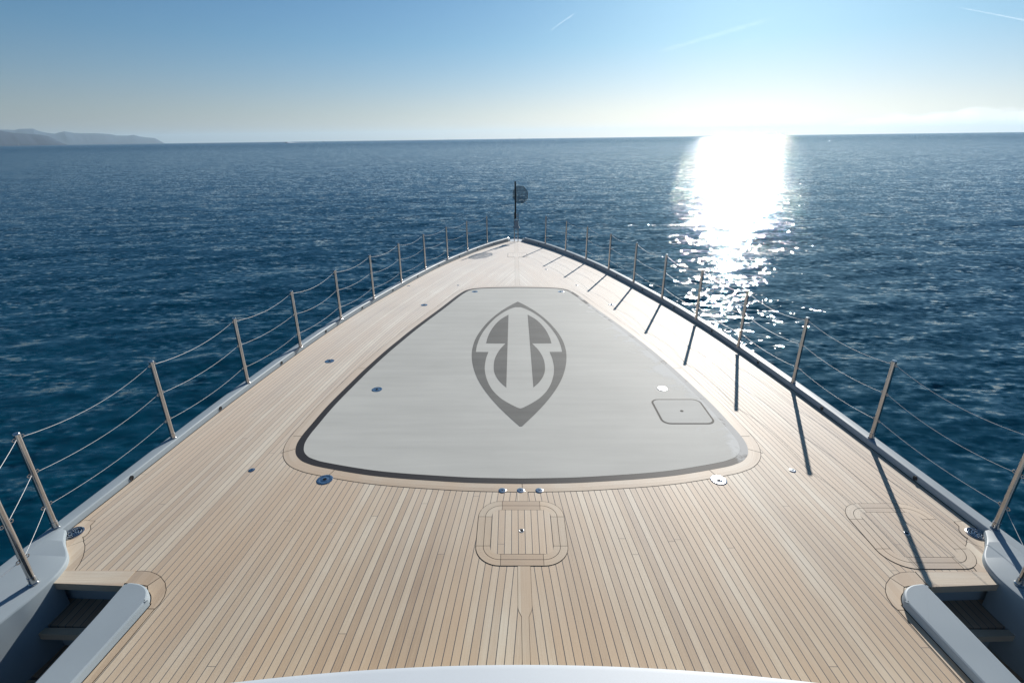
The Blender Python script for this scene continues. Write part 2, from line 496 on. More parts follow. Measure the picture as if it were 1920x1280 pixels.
def offset(poly, d):
    """closed outline (counter-clockwise) pushed outwards by d"""
    P = np.asarray(poly, float)
    a = np.roll(P, 1, 0); b = np.roll(P, -1, 0)
    t1 = P - a; t2 = b - P
    t1 /= np.linalg.norm(t1, axis=1)[:, None]; t2 /= np.linalg.norm(t2, axis=1)[:, None]
    n1 = np.column_stack([t1[:, 1], -t1[:, 0]]); n2 = np.column_stack([t2[:, 1], -t2[:, 0]])
    n = n1 + n2; n /= np.linalg.norm(n, axis=1)[:, None]
    k = 1 / np.clip((n * n1).sum(1), 0.5, 1)
    return P + n * (d * k)[:, None]

def ring_strip(name, A, B, mat, z, parent):
    """ring between two outlines with the same number of points; grain runs round the ring"""
    n = len(A); v, uv, f = [], [], []
    s = 0.0
    for i in range(n + 1):
        j = i % n
        if i: s += float(np.linalg.norm(np.asarray(A[j]) - np.asarray(A[i - 1])))
        for P, uu in ((A[j], 0.1), (B[j], 0.95)):
            v.append((P[0], P[1], dz(P[1]) + z * ZS)); uv.append((50 + uu * np.linalg.norm(np.asarray(A[j]) - np.asarray(B[j])) / PW, s))
    for i in range(n):
        f.append((2 * i, 2 * i + 1, 2 * i + 3, 2 * i + 2))
    o = mesh_obj(name, v, f, mat, parent, False, uv)
    bm = bmesh.new(); bm.from_mesh(o.data)
    for q in bm.faces:
        if q.normal.z < 0: q.normal_flip()
    bm.to_mesh(o.data); bm.free()
    return o

def rrect(cx, cy, a, b, r, n=8):
    out = []
    for sx, sy, t0 in ((1, -1, -90), (1, 1, 0), (-1, 1, 90), (-1, -1, 180)):
        for k in range(n + 1):
            t = R(t0 + 90 * k / n)
            out.append((cx + sx * (a - r) + r * math.cos(t), cy + sy * (b - r) + r * math.sin(t)))
    return out
def circle(cx, cy, rx, ry=None, n=20):
    ry = ry or rx
    return [(cx + rx * math.cos(2 * math.pi * k / n), cy + ry * math.sin(2 * math.pi * k / n)) for k in range(n)]
def mirror(pts): return [(-x, y) for x, y in reversed(list(pts))]

# ------------------------------------------------------------------ the yacht
yacht = tag(empty('yacht'), 'large motor yacht with a pale teak foredeck and low grey bulwarks, heading out to sea', 'yacht')

# deck planks: u counts planks in from the deck edge, v runs along them
def deck_patch(rows, side, ncol):
    """rows: list of (Y, xmin, xmax)"""
    V, F, P = [], [], []
    for Y, x0, x1 in rows:
        for k in range(ncol + 1):
            x = x0 + (x1 - x0) * k / ncol
            P.append((x, Y)); V.append((side * x, Y, dz(Y)))
    d = edge_dist(P)
    uv = [(di / PW + (300 if side > 0 else 700), Y) for di, (x, Y) in zip(d, P)]
    w = ncol + 1
    for i in range(len(rows) - 1):
        for k in range(ncol):
            q = (i * w + k, i * w + k + 1, (i + 1) * w + k + 1, (i + 1) * w + k)
            F.append(q if side > 0 else q[::-1])
    return V, F, uv
V, F, UV = [], [], []
for side in (1, -1):
    sets = [[(Y, 0.0, 2.33) for Y in np.linspace(0.9, 2.30, 18)],
            [(Y, 0.0, 2.44) for Y in np.linspace(2.30, 2.36, 3)],
            [(Y, 0.0, edge(Y) + 0.002) for Y in np.linspace(2.36, 15.15, 190)],
            [(Y, 0.0, np.interp(Y, [15.15, 15.4, 15.5], [0.26, 0.21, 0.10])) for Y in np.linspace(15.15, 15.5, 6)]]
    for rows in sets:
        v, f, uv = deck_patch(rows, side, 64 if len(rows) > 100 else 44)
        b = len(V); V += v; UV += uv; F += [tuple(i + b for i in q) for q in f]
deck = mesh_obj('deck', V, F, M['teak'], yacht, False, UV)

# king plank on the centre line, with a wider nibbed length aft
kp = [(0.020, 0.9), (0.020, 2.10), (0.026, 2.115), (0.037, 2.14), (0.040, 2.16), (0.040, 15.45)]
kp_out = [(x, y) for x, y in kp] + [(-x, y) for x, y in reversed(kp)]
kp_out2 = [(x + 0.002, y) for x, y in kp] + [(-x - 0.002, y) for x, y in reversed(kp)]
sheet('plank_seam', [(kp_out2, [])], M['caulk'], 0.002, deck)
kpo = sheet('king_plank', [(kp_out, [])], M['teak_board'], 0.0045, deck)

# grey panel in the middle of the deck
half = [(0.0, 9.345), (0.40, 9.325), (0.648, 9.291), (0.80, 9.245), (0.90, 9.175), (0.985, 9.05), (1.064, 8.81), (1.112, 8.629), (1.269, 7.971),
        (1.40, 7.47), (1.545, 6.903), (1.65, 6.44), (1.743, 6.016), (1.838, 5.50), (1.888, 5.18), (1.970, 4.598), (2.004, 4.174), (2.014, 4.013), (2.008, 3.871), (1.976, 3.753),
        (1.930, 3.670), (1.861, 3.601), (1.781, 3.556), (1.697, 3.522), (1.477, 3.460), (1.238, 3.403), (1.0, 3.365), (0.762, 3.338), (0.4, 3.306), (0.0, 3.294)]
hs = catmull(half, 6)
pad_out = np.array([(x, y) for x, y in hs[::-1]] + [(-x, y) for x, y in hs[1:-1]])
if ((pad_out[:, 0] * np.roll(pad_out[:, 1], -1)) - (np.roll(pad_out[:, 0], -1) * pad_out[:, 1])).sum() < 0:
    pad_out = pad_out[::-1]
panel = sheet('deck_panel', [(list(map(tuple, offset(pad_out, -0.068))), [])], M['pad'], 0.0085, yacht)
ring_strip('panel_border', offset(pad_out, 0.0), offset(pad_out, -0.0685), M['border'], 0.0065, panel)
ring_strip('panel_margin', offset(pad_out, 0.098), offset(pad_out, 0.0), M['teak_board'], 0.0045, panel)
ring_strip('margin_seam', offset(pad_out, 0.1025), offset(pad_out, 0.092), M['caulk'], 0.002, panel)
# joints of the margin boards
jl = []
for (x0, y0, x1, y1) in ((0, 3.19, 0, 3.295), (1.57, 3.39, 1.54, 3.48), (-1.57, 3.39, -1.54, 3.48), (2.09, 3.72, 1.99, 3.78), (-2.09, 3.72, -1.99, 3.78),
                         (2.09, 3.99, 2.01, 3.99), (-2.09, 3.99, -2.01, 3.99), (1.93, 5.5, 1.84, 5.5), (-1.93, 5.5, -1.84, 5.5)):
    d = np.array([x1 - x0, y1 - y0]); nrm = np.array([-d[1], d[0]]) / np.linalg.norm(d) * 0.002
    a, b = np.array([x0, y0]), np.array([x1, y1])
    sheet('margin_joint', [([tuple(a + nrm), tuple(b + nrm), tuple(b - nrm), tuple(a - nrm)], [])], M['caulk'], 0.0062, panel, cut=0)

# emblem
O = [(0.0, 8.322), (0.10, 8.144), (0.263, 7.80), (0.417, 7.366), (0.522, 6.947), (0.587, 6.56), (0.609, 6.23), (0.601, 5.91), (0.560, 5.57), (0.488, 5.233),
     (0.390, 4.93), (0.270, 4.643), (0.150, 4.405), (0.012, 4.16)]
I1 = [(0.02, 7.998), (0.063, 7.979), (0.193, 7.79), (0.345, 7.434), (0.462, 6.995), (0.530, 6.60), (0.556, 6.25), (0.556, 6.015)]
I2 = [(0.394, 6.012), (0.414, 5.77), (0.412, 5.47), (0.370, 5.175), (0.302, 4.93), (0.213, 4.745), (0.118, 4.618), (0.028, 4.523)]
I3 = (0.0, 4.507)
Oc = catmull(O, 8); I1c = catmull(I1, 8); I2c = catmull(I2, 8)
outl = [tuple(p) for p in Oc] + [(-x, y) for x, y in Oc[::-1]]
inn_h = [tuple(p) for p in I1c] + [tuple(p) for p in I2c]
inn = inn_h + [I3] + [(-x, y) for x, y in inn_h[::-1]]
def dedupe(p):
    out = []
    for q in p:
        if not out or (abs(q[0] - out[-1][0]) + abs(q[1] - out[-1][1])) > 1e-5: out.append(q)
    if abs(out[0][0] - out[-1][0]) + abs(out[0][1] - out[-1][1]) < 1e-5: out.pop()
    return out
outl, inn = dedupe(outl), dedupe(inn)
Ba = catmull([(0.151, 7.583), (0.282, 7.312), (0.380, 6.935), (0.427, 6.581), (0.440, 6.323)], 8)
Bb = catmull([(0.178, 6.319), (0.254, 6.075), (0.302, 5.80), (0.307, 5.52), (0.280, 5.305), (0.219, 5.118), (0.149, 4.982)], 8)
isl = dedupe([tuple(p) for p in Ba] + [tuple(p) for p in Bb])
emb = sheet('emblem', [(outl, [inn]), (isl, []), (mirror(isl), [])], M['emblem'], 0.0125, panel)

# ---------------------------------------------------------------- bulwarks, with their inset lights
def bulwark(side):
    Ys = np.concatenate([np.linspace(0.9, 14.0, 120), np.linspace(14.05, 15.17, 24)])
    V, F = [], []
    prof = None
    for Y in Ys:
        x = edge(Y); e = 0.02
        tx = (edge(Y + e) - edge(Y - e)) / (2 * e)
        t = np.array([tx, 1.0]); t /= np.linalg.norm(t)
        n = np.array([t[1], -t[0]])                      # outward
        h = hb(Y)
        taper = np.interp(Y, [14.6, 15.17], [1.0, 0.55])
        pr = [(0.0, -0.02), (0.0, h - 0.018), (0.003, h - 0.008), (0.010, h - 0.002), (0.018, h), (0.045, h + 0.002), (0.085 * taper, h), (0.096 * taper, h - 0.006),
              (0.100 * taper, h - 0.018), (0.10 * taper, h - 0.12), (0.06 * taper, h - 0.5)]
        prof = len(pr)
        for o, z in pr:
            V.append((side * (x + n[0] * o), Y + n[1] * o, dz(Y) + z))
    for i in range(len(Ys) - 1):
        for k in range(prof - 1):
            q = (i * prof + k, (i + 1) * prof + k, (i + 1) * prof + k + 1, i * prof + k + 1)
            F.append(q if side > 0 else q[::-1])
    last = (len(Ys) - 1) * prof
    F.append(tuple(last + k for k in range(prof)))
    F.append(tuple(k for k in range(prof - 1, -1, -1)))
    o = mesh_obj('bulwark', V, F, M['paint'], yacht, True)
    auto_smooth(o, 22)
    # dark seam where teak meets the bulwark
    v, f = [], []
    for i, Y in enumerate(np.linspace(2.75, 15.1, 120)):
        for dd in (0.006, -0.004):
            v.append((side * (edge(Y) - dd), Y, dz(Y) + 0.003))
        if i: f.append((2 * i - 2, 2 * i - 1, 2 * i + 1, 2 * i))
    mesh_obj('deck_seam', v, f, M['caulk'], o)
    # inset lights
    first = None
    for Y in [3.335, 4.465, 5.60, 6.72, 7.85, 8.98, 10.1, 11.2, 12.3, 13.35, 14.3]:
        x = edge(Y); tx = (edge(Y + .02) - edge(Y - .02)) / .04
        ang = math.atan2(tx, 1.0)
        mb = MB() if first is None else None
        if first is None:
            mb.lathe([(0.0001, 0.0), (0.012, 0.0), (0.014, -0.003), (0.0155, 0.004), (0.019, 0.004), (0.019, -0.006)], 18)
            l = mb.build('bulwark_light', M['black'], o)
            first = l
        else:
            l = first.copy(); col.objects.link(l); l.parent = o
        nrm = Vector((-side * math.cos(ang), math.sin(ang), 0))   # towards the deck
        l.matrix_local = Matrix.Translation((side * x + nrm.x * 0.001, Y + nrm.y * 0.001, dz(Y) + hb(Y) * 0.5)) @ nrm.to_track_quat('Z', 'Y').to_matrix().to_4x4()
    return o
bul = {s: bulwark(s) for s in (1, -1)}

# ---------------------------------------------------------------- hull below
def hull():
    V, F = [], []
    st = np.concatenate([np.linspace(-9, 0.9, 8), np.linspace(1.2, 14.8, 40), [15.17, 15.4, 15.52]])
    for Y in st:
        x = edge(Y) + 0.098 if Y <= 15.17 else np.interp(Y, [15.17, 15.4, 15.52], [0.28, 0.24, 0.12])
        if Y < 0.9: x = 3.41
        if 14.6 < Y <= 15.17: x = edge(Y) + np.interp(Y, [14.6, 15.17], [0.098, 0.055])
        z0 = dz(Y) + (hb(Y) - 0.10 if Y < 15.17 else -0.03)
        for t in np.linspace(0, 1, 7):
            fl = 1 - 0.45 * t ** 0.8 * np.interp(Y, [0, 15], [0.25, 1.0])
            yy = Y - t * np.interp(Y, [6, 15.5], [0.0, 2.6])
            V.append((x * fl, yy, z0 + (SEA_Z - 0.6 - z0) * t))
    n = 7; ns = len(st)
    VV = V + [(-x, y, z) for x, y, z in V]
    for s in (0, 1):
        b = s * len(V)
        for i in range(ns - 1):
            for k in range(n - 1):
                q = (b + i * n + k, b + i * n + k + 1, b + (i + 1) * n + k + 1, b + (i + 1) * n + k)
                F.append(q[::-1] if s == 0 else q)
    b = len(V)
    for k in range(n - 1):
        F.append(((ns - 1) * n + k, (ns - 1) * n + k + 1, b + (ns - 1) * n + k + 1, b + (ns - 1) * n + k))
        F.append((k, b + k, b + k + 1, k + 1))
    o = mesh_obj('hull', VV, F, M['paint'], yacht, True)
    auto_smooth(o, 40)
hull()
# bow plate between the two bulwark ends
mb = MB()
pl = [(-0.24, 15.16), (0.24, 15.16), (0.21, 15.42), (0.10, 15.53), (-0.10, 15.53), (-0.21, 15.42)]
zt = dz(15.3) + 0.012
mb.add([(x, y, zt) for x, y in pl] + [(x, y, zt - 0.12) for x, y in pl], [(0, 1, 2, 3, 4, 5)] + [(i, i + 6, (i + 1) % 6 + 6, (i + 1) % 6) for i in range(6)])
mb.build('bow_plate', M['white'], yacht, False)
for s in (1, -1):
    mb = MB()
    mb.tube([(s * 0.285, 15.10, dz(15.1) + 0.02), (s * 0.265, 15.20, dz(15.2) + 0.075), (s * 0.22, 15.27, dz(15.25) + 0.05), (s * 0.20, 15.30, dz(15.3) + 0.0)], [0.05, 0.05, 0.045, 0.03], 10)
    mb.build('bow_fairlead', M['chrome'], yacht)
# foredeck plank cover in front of the bow
def plate(name, cx, cy, a, b, mat, parent):
    o = sheet(name, [(rrect(cx, cy, a, b, 0.05), [])], mat, 0.006, parent, cut=0)
    sheet('plate_seam', [(rrect(cx, cy, a + 0.006, b + 0.02, 0.06), [])], M['caulk'], 0.003, o, cut=0)
    return o
anc = plate('anchor_locker_lid', 0.02, 12.75, 0.24, 0.30, M['teak'], yacht)

# ---------------------------------------------------------------- side wings, stairs and coamings
def strip_wall(mb, top, bottom):
    n = len(top)
    mb.add(list(top) + list(bottom), [(i, i + 1, n + i + 1, n + i) for i in range(n - 1)])
WING = catmull([(3.150, 2.745), (3.10, 2.672), (3.045, 2.612), (2.985, 2.556), (2.943, 2.508), (2.912, 2.45), (2.894, 2.38), (2.889, 2.306), (2.900, 2.17), (2.925, 2.03), (2.97, 1.7), (3.03, 0.9)], 6)
CURB = catmull([(2.31, 0.9), (2.241, 1.684), (2.199, 2.125), (2.203, 2.175), (2.226, 2.222), (2.258, 2.255), (2.300, 2.279), (2.350, 2.291), (2.397, 2.288), (2.407, 2.23), (2.433, 1.68), (2.487, 0.9)], 6)
def sidework(s):
    X = lambda pts: [(s * x, y) for x, y in pts]
    # wing: widening of the bulwark beside the steps
    V, F = [], []
    for x, y in WING:
        xc = edge(y) + 0.016; z = dz(y)
        for (px, pz) in ((x + 0.0, -0.03 if y > 2.36 else -1.2), (x, hb(y) - 0.022), (x + 0.004, hb(y) - 0.013), (x + 0.012, hb(y) - 0.010), (max(xc, x + 0.013), hb(y) - 0.0005)):
            V.append((s * px, y, z + pz))
    n = len(WING)
    for i in range(n - 1):
        for k in range(4):
            q = (i * 5 + k, i * 5 + k + 1, (i + 1) * 5 + k + 1, (i + 1) * 5 + k)
            F.append(q if s > 0 else q[::-1])
    w = mesh_obj('bulwark_wing', V, F, M['paint'], bul[s], True); auto_smooth(w, 22)
    # coaming between deck and steps
    top = [(s * x, y, dz(y) + 0.05) for x, y in CURB]
    off = lambda d: offset(np.array([(x, y) for x, y in CURB]), d)
    mb = MB()
    cx = np.mean(CURB, 0)
    area = sum(CURB[i][0] * CURB[(i + 1) % len(CURB)][1] - CURB[(i + 1) % len(CURB)][0] * CURB[i][1] for i in range(len(CURB)))
    sg = 1 if area > 0 else -1
    P = np.array(CURB)[::sg]
    lv = [(0.0, -0.95), (0.0, 0.036), (-0.004, 0.046), (-0.012, 0.05)]
    rings = [[(s * q[0], q[1], dz(q[1]) + z) for q in offset(P, d)] for d, z in lv]
    m_ = len(P)
    v = [p for r0 in rings for p in r0]; f = []
    for i in range(len(lv) - 1):
        for k in range(m_):
            q = (i * m_ + k, i * m_ + (k + 1) % m_, (i + 1) * m_ + (k + 1) % m_, (i + 1) * m_ + k)
            f.append(q if s > 0 else q[::-1])
    f.append(tuple(3 * m_ + k for k in range(m_)) if s > 0 else tuple(3 * m_ + k for k in range(m_ - 1, -1, -1)))
    mb.add(v, f)
    cm = mb.build('coaming', M['paint'], yacht); auto_smooth(cm, 22)
    sheet('coaming_seam', [(X(offset(P, 0.006))[::s], [])], M['caulk'], 0.0075, cm, cut=0)
    # boards round the coaming head and beside the wing
    b1 = [(3.175, 2.80), (3.137, 2.877), (3.057, 2.871), (3.055, 2.826), (3.025, 2.79), (3.012, 2.751), (3.012, 2.723), (3.023, 2.716), (2.989, 2.682), (3.057, 2.624), (3.15, 2.735)]
    b2 = [(3.060, 2.620), (2.989, 2.678), (2.950, 2.642), (2.923, 2.608), (2.883, 2.544), (2.856, 2.483), (2.843, 2.427), (2.91, 2.385), (2.925, 2.423), (2.955, 2.490), (3.0, 2.554)]
    b4 = [(2.452, 2.399), (2.452, 2.421), (2.414, 2.424), (2.357, 2.417), (2.31, 2.40), (2.267, 2.378), (2.305, 2.312), (2.35, 2.32), (2.40, 2.322), (2.452, 2.30)]
    b5 = [(2.264, 2.375), (2.210, 2.332), (2.169, 2.278), (2.151, 2.232), (2.145, 2.181), (2.152, 2.15), (2.215, 2.150), (2.23, 2.206), (2.263, 2.262), (2.300, 2.310)]
    b6 = [(2.154, 2.146), (2.165, 1.95), (2.185, 1.70), (2.25, 0.9), (2.33, 0.9), (2.26, 1.70), (2.215, 2.146)]
    for nm, b, mt in (('pale_board', b1, 'teak_pale'), ('pale_board', b2, 'teak_pale'), ('corner_board', b4, 'teak_dark'), ('corner_board', b5, 'teak_board'), ('margin_board', b6, 'teak_board')):
        o = sheet(nm, [(X(b), [])], M[mt], 0.0055, deck, cut=0)
        bb = np.array(X(b)); ar = (bb[:, 0] * np.roll(bb[:, 1], -1) - np.roll(bb[:, 0], -1) * bb[:, 1]).sum()
        if ar < 0: bb = bb[::-1]
        sheet('board_seam', [([tuple(p) for p in offset(bb, 0.0035)], [])], M['caulk'], 0.003 if nm != 'corner_board' else 0.0035, o, cut=0)
    # steps going down and aft
    stair = tag(empty('staircase'), None); stair.parent = yacht
    xo, xi = 3.0, 2.42
    for k, (zt, y0, y1) in enumerate(((0.006, 2.425, 2.335), (-0.205, 2.43, 2.135), (-0.42, 2.27, 1.965), (-0.635, 2.10, 1.78))):
        mb = MB()
        zz = zt + (dz(2.35) if k == 0 else 0.02)
        nose = None
        def board(xa, xb, ya, yb, th=0.045):
            sk = -0.045 if k == 0 else -0.03                      # the nosing runs a little skew to the centre line
            v = [(xa, ya + sk * 0, 0), (xb, ya, 0), (xb, yb - sk * (xb - 2.45), 0), (xa, yb - sk * (xa - 2.45), 0)]
            v = [(s * x, y, zz) for x, y, _ in v] + [(s * x, y, zz - th) for x, y, _ in v]
            mb.add(v, [(0, 1, 2, 3), (0, 4, 5, 1), (1, 5, 6, 2), (2, 6, 7, 3), (3, 7, 4, 0), (4, 7, 6, 5)])
        if k == 0:
            board(2.453, 2.945, y0, y1 - 0.03, 0.05)
        else:
            board(xi, xo, y0, y1 + 0.058, 0.03)
            nose = MB(); keep = mb; mb = nose
            board(xi, xo, y1 + 0.055, y1, 0.045)
            mb = keep
        for mb_, nm_, mt_ in ((mb, 'tread', M['teak_board'] if k == 0 else M['teak_shaded']), (nose, 'nosing', M['teak_dark'])):
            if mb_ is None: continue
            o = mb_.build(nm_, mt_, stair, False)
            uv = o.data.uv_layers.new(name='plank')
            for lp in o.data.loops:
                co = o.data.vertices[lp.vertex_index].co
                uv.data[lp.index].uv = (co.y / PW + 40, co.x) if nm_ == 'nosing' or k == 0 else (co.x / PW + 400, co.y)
    for zt, zb, yy in ((-0.03, -0.22, 2.385), (-0.235, -0.43, 2.225), (-0.45, -0.65, 2.05)):
        mb = MB()
        v = [(s * xi, yy, zt), (s * xo, yy + 0.02, zt), (s * xo, yy + 0.02, zb), (s * xi, yy, zb)]
        v += [(x, y + 0.05, z) for x, y, z in v]
        mb.add(v, [(0, 1, 2, 3), (4, 7, 6, 5), (0, 3, 7, 4), (1, 5, 6, 2), (0, 4, 5, 1)])
        mb.build('riser', M['paint'], stair, False)
    mb = MB()
    mb.add([(s * 2.3, 0.9, -0.9), (s * 3.3, 0.9, -0.9), (s * 3.3, 2.5, -0.9), (s * 2.3, 2.5, -0.9)], [(0, 1, 2, 3)])
    mb.add([(s * 2.3, 0.9, 0.0), (s * 3.3, 0.9, 0.0), (s * 3.3, 0.9, -0.9), (s * 2.3, 0.9, -0.9)], [(0, 1, 2, 3)])
    mb.build('stairwell_floor', M['paint'], stair, False)
for s in (1, -1):
    sidework(s)

# ---------------------------------------------------------------- front of the deckhouse, right under the camera
def deckhouse():
    xs = np.linspace(-2.19, 2.19, 48)
    front = [(x, 1.619 - 0.049 * x * x) for x in xs]
    V, F = [], []
    zt, zb = 0.31, -0.02
    for x, y in front:
        for dy, z in ((-0.012, zb), (-0.006, zt - 0.05), (0.0, zt - 0.02), (-0.006, zt - 0.006), (-0.03, zt), (-1.6, zt + 0.05)):
            V.append((x, y + dy, z))
    for i in range(len(xs) - 1):
        for k in range(5):
            F.append((i * 6 + k, (i + 1) * 6 + k, (i + 1) * 6 + k + 1, i * 6 + k + 1))
    n = len(xs)
    F.append(tuple(k for k in range(5, -1, -1))); F.append(tuple((n - 1) * 6 + k for k in range(6)))
    o = mesh_obj('deckhouse_front', V, F, M['white'], yacht, True); auto_smooth(o, 22)
deckhouse()

# ------------------------------------------------------------------ stanchions and wire rails
ST = [(14.03, 0.806), (12.83, 1.247), (11.695, 1.614), (10.557, 1.944), (9.405, 2.216), (8.27, 2.448), (7.162, 2.655), (6.032, 2.818), (4.985, 2.986), (3.875, 3.111), (2.752, 3.219)]
HS = 0.744
WIRE_H = (0.715, 0.445, 0.185)
def make_stanchion():
    root = empty('stanchion')
    mb = MB(); mb.tube([(0, 0, 0.0), (0, 0, HS)], 0.019, 16)
    mb.build('post', M['steel'], root)
    mb = MB(); mb.lathe([(0.019, 0.0), (0.0205, 0.0), (0.0205, 0.006), (0.017, 0.011), (0.0, 0.012)], 16, (0, 0, HS - 0.004))
    mb.build('cap', M['steel'], root)
    mb = MB(); mb.lathe([(0.027, -0.004), (0.027, 0.003), (0.0215, 0.008), (0.0215, 0.05), (0.019, 0.052)], 16)
    mb.build('base_socket', M['steel'], root)
    for h in WIRE_H:
        for q in (1, -1):
            mb = MB()
            mb.torus(0.010, 0.0033, (0, q * 0.028, h), 'x', 14, 6)
            mb.build('wire_eye', M['steel'], root)
    return root
proto = make_stanchion()
ordinal = ['nearest the bow tip', 'second from the bow', 'third from the bow', 'fourth from the bow', 'fifth from the bow', 'sixth from the bow', 'seventh from the bow',
           'eighth from the bow', 'ninth from the bow', 'tenth from the bow', 'beside the round deck drain', 'beside the steps']
used = False
for s in (1, -1):
    for i, (Y, X) in enumerate(ST + [(2.29, 2.966)]):
        o = proto if not used else copy_tree(proto)
        used = True
        zb = top0(Y) + 0.05 + (0.0 if i < 11 else -0.006)
        o.location = (s * X, Y, zb + 0.002)
        tx = (edge(Y + .02) - edge(Y - .02)) / .04
        o.rotation_euler = (0, 0, -s * math.atan2(tx, 1))
        side = 'right' if s > 0 else 'left'
        tag(o, f'slim steel rail stanchion on the {side} bulwark, {ordinal[i]}', 'stanchion', 'stanchions along the bulwarks')

def sag_line(a, b, sag, n=14):
    a, b = Vector(a), Vector(b)
    return [a.lerp(b, t) - Vector((0, 0, sag * 4 * t * (1 - t))) for t in np.linspace(0, 1, n)]
for s in (1, -1):
    side = 'right' if s > 0 else 'left'
    for lv, h in enumerate(WIRE_H):
        mb = MB()
        pos = [(s * X, Y, top0(Y) + 0.05) for Y, X in ST] + [(s * 2.966, 2.29, top0(2.29) + 0.046)]
        for i in range(len(pos) - 1):
            a, b = Vector(pos[i]), Vector(pos[i + 1])
            d = (b - a); d.z = 0; d.normalize()
            a2 = a + d * 0.030 + Vector((0, 0, h + 0.004)); b2 = b - d * 0.030 + Vector((0, 0, h - 0.004))
            L_ = (b2 - a2).length
            sg = (0.062, 0.045, 0.035)[lv] * L_ / 1.15 if i < 10 else 0.004
            sg *= 0.8 + 0.4 * random.random()
            mb.tube(sag_line(a2, b2, sg), 0.0017, 6)
        # last run, down to the bulwark behind the picture
        a = Vector(pos[-1]) + Vector((0, -0.03, h)); b = Vector((s * 3.12, 1.2, 0.08 + h))
        mb.tube(sag_line(a, b, 0.02), 0.0017, 6)
        tag(mb.build('wire_rope', M['rope'], None), f"{('top', 'middle', 'lowest')[lv]} sagging wire rope strung through the stanchions on the {side} side", 'wire rope', 'wire rails')

# ------------------------------------------------------------------ teak hatches
def teak_hatch(cx, cy, label):
    root = empty('deck_hatch', (cx, cy, 0))
    tag(root, label, 'hatch', 'flush teak deck hatches')
    hx, hy, rr = 0.306, 0.307, 0.165
    kids = []
    kids.append(sheet('seam', [(rrect(cx, cy, hx + 0.0035, hy + 0.0035, rr + 0.003), [])], M['caulk'], 0.0055, None, cut=0))
    def ring(name, a, b, r0, w, z, pale):
        oA = rrect(cx, cy, a, b, r0, 10); oB = rrect(cx, cy, a - w, b - w, max(0.01, r0 - w), 10)
        n = 11
        out = []
        # corner pieces reach a little along the sides; straight boards between
        for c in range(4):
            A = oA[c * n:(c + 1) * n]; B = oB[c * n:(c + 1) * n]
            v, uv, f = [], [], []
            s_ = 0
            for i in range(n):
                for P, uu in ((A[i], 0.1), (B[i], 0.9)):
                    v.append((P[0], P[1], dz(P[1]) + z * ZS)); uv.append((60 + c * 3 + uu, s_ * 0.02 + c))
                s_ += 1
                if i: f.append((2 * i - 2, 2 * i - 1, 2 * i + 1, 2 * i)[::-1])
            out.append(mesh_obj(name, v, f, M[pale[c]], None, False, uv))
            A2 = [A[-1], oA[((c + 1) % 4) * n]]; B2 = [B[-1], oB[((c + 1) % 4) * n]]
            d = np.array(A2[1]) - np.array(A2[0]); d = d / np.linalg.norm(d) * 0.003
            A2 = [np.array(A2[0]) + d, np.array(A2[1]) - d]; B2 = [np.array(B2[0]) + d, np.array(B2[1]) - d]
            v = [(p[0], p[1], dz(p[1]) + z * ZS) for p in (A2[0], B2[0], B2[1], A2[1])]
            uv = [(80 + c * 3 + .1, 0), (80 + c * 3 + .9, 0), (80 + c * 3 + .9, .3), (80 + c * 3 + .1, .3)]
            out.append(mesh_obj(name, v, [(3, 2, 1, 0)], M[('teak_board', 'teak_dark')[1] if c % 2 == 1 or c == 3 else 'teak_board'], None, False, uv))
        return out
    kids += ring('frame_board', hx, hy, rr, 0.047, 0.008, ('teak_board', 'teak_pale', 'teak_dark', 'teak_board'))
    lid = ring('lid_board', hx - 0.0505, hy - 0.0505, rr - 0.05, 0.043, 0.008, ('teak_board', 'teak_pale', 'teak_board', 'teak_board'))
    kids += lid
    c = hx - 0.0505 - 0.0455
    pl = sheet('lid_planks', [(rrect(cx, cy, c, hy - 0.096, 0.05), [])], M['teak'], 0.0085, None, cut=0)
    # planks centred on the lid
    uvl = pl.data.uv_layers['plank']
    for lp in pl.data.loops:
        co = pl.data.vertices[lp.vertex_index].co
        uvl.data[lp.index].uv = ((co.x - cx) / PW + 200.54, co.y)
    kids.append(pl)
    mb = MB(); mb.torus(0.0145, 0.0035, (cx, cy, dz(cy) + 0.0031), 'z', 20, 8); kids.append(mb.build('latch_ring', M['chrome'], None))
    mb = MB(); mb.lathe([(0.0145, 0.0), (0.0145, 0.0012), (0.0, 0.0013)], 18, (cx, cy, dz(cy) + 0.0031)); kids.append(mb.build('latch_hole', M['dark'], None))
    for k in kids:
        k.parent = root
        k.matrix_parent_inverse = Matrix.Translation((-cx, -cy, 0))
teak_hatch(-0.012, 2.778, 'square teak hatch on the centre line below the three small chrome discs')
teak_hatch(2.638, 2.756, 'square teak hatch beside the right-hand steps, crossed by a stanchion shadow')

# grey hatch in the panel
M['lid'] = pad_material('hatch_lid_paint', (0.43, 0.43, 0.40), salt=0.0)
def grey_hatch():
    cx, cy = 1.614, 4.454
    root = empty('panel_hatch', (cx, cy, 0))
    tag(root, 'small grey rounded hatch with black gasket at the right of the grey panel', 'hatch')
    ks = [sheet('gasket', [(rrect(cx, cy, 0.258, 0.255, 0.088), [])], M['caulk'], 0.0115, None, cut=0),
          sheet('lid', [(rrect(cx, cy, 0.239, 0.236, 0.072), [])], M['lid'], 0.0145, None, cut=0)]
    mb = MB(); mb.lathe([(0.016, 0.0), (0.016, 0.002), (0.0, 0.0022)], 18, (cx, cy, dz(cy) + 0.0053)); ks.append(mb.build('latch_hole', M['dark'], None))
    for k in ks:
        k.parent = root
        k.matrix_parent_inverse = Matrix.Translation((-cx, -cy, 0))
grey_hatch()

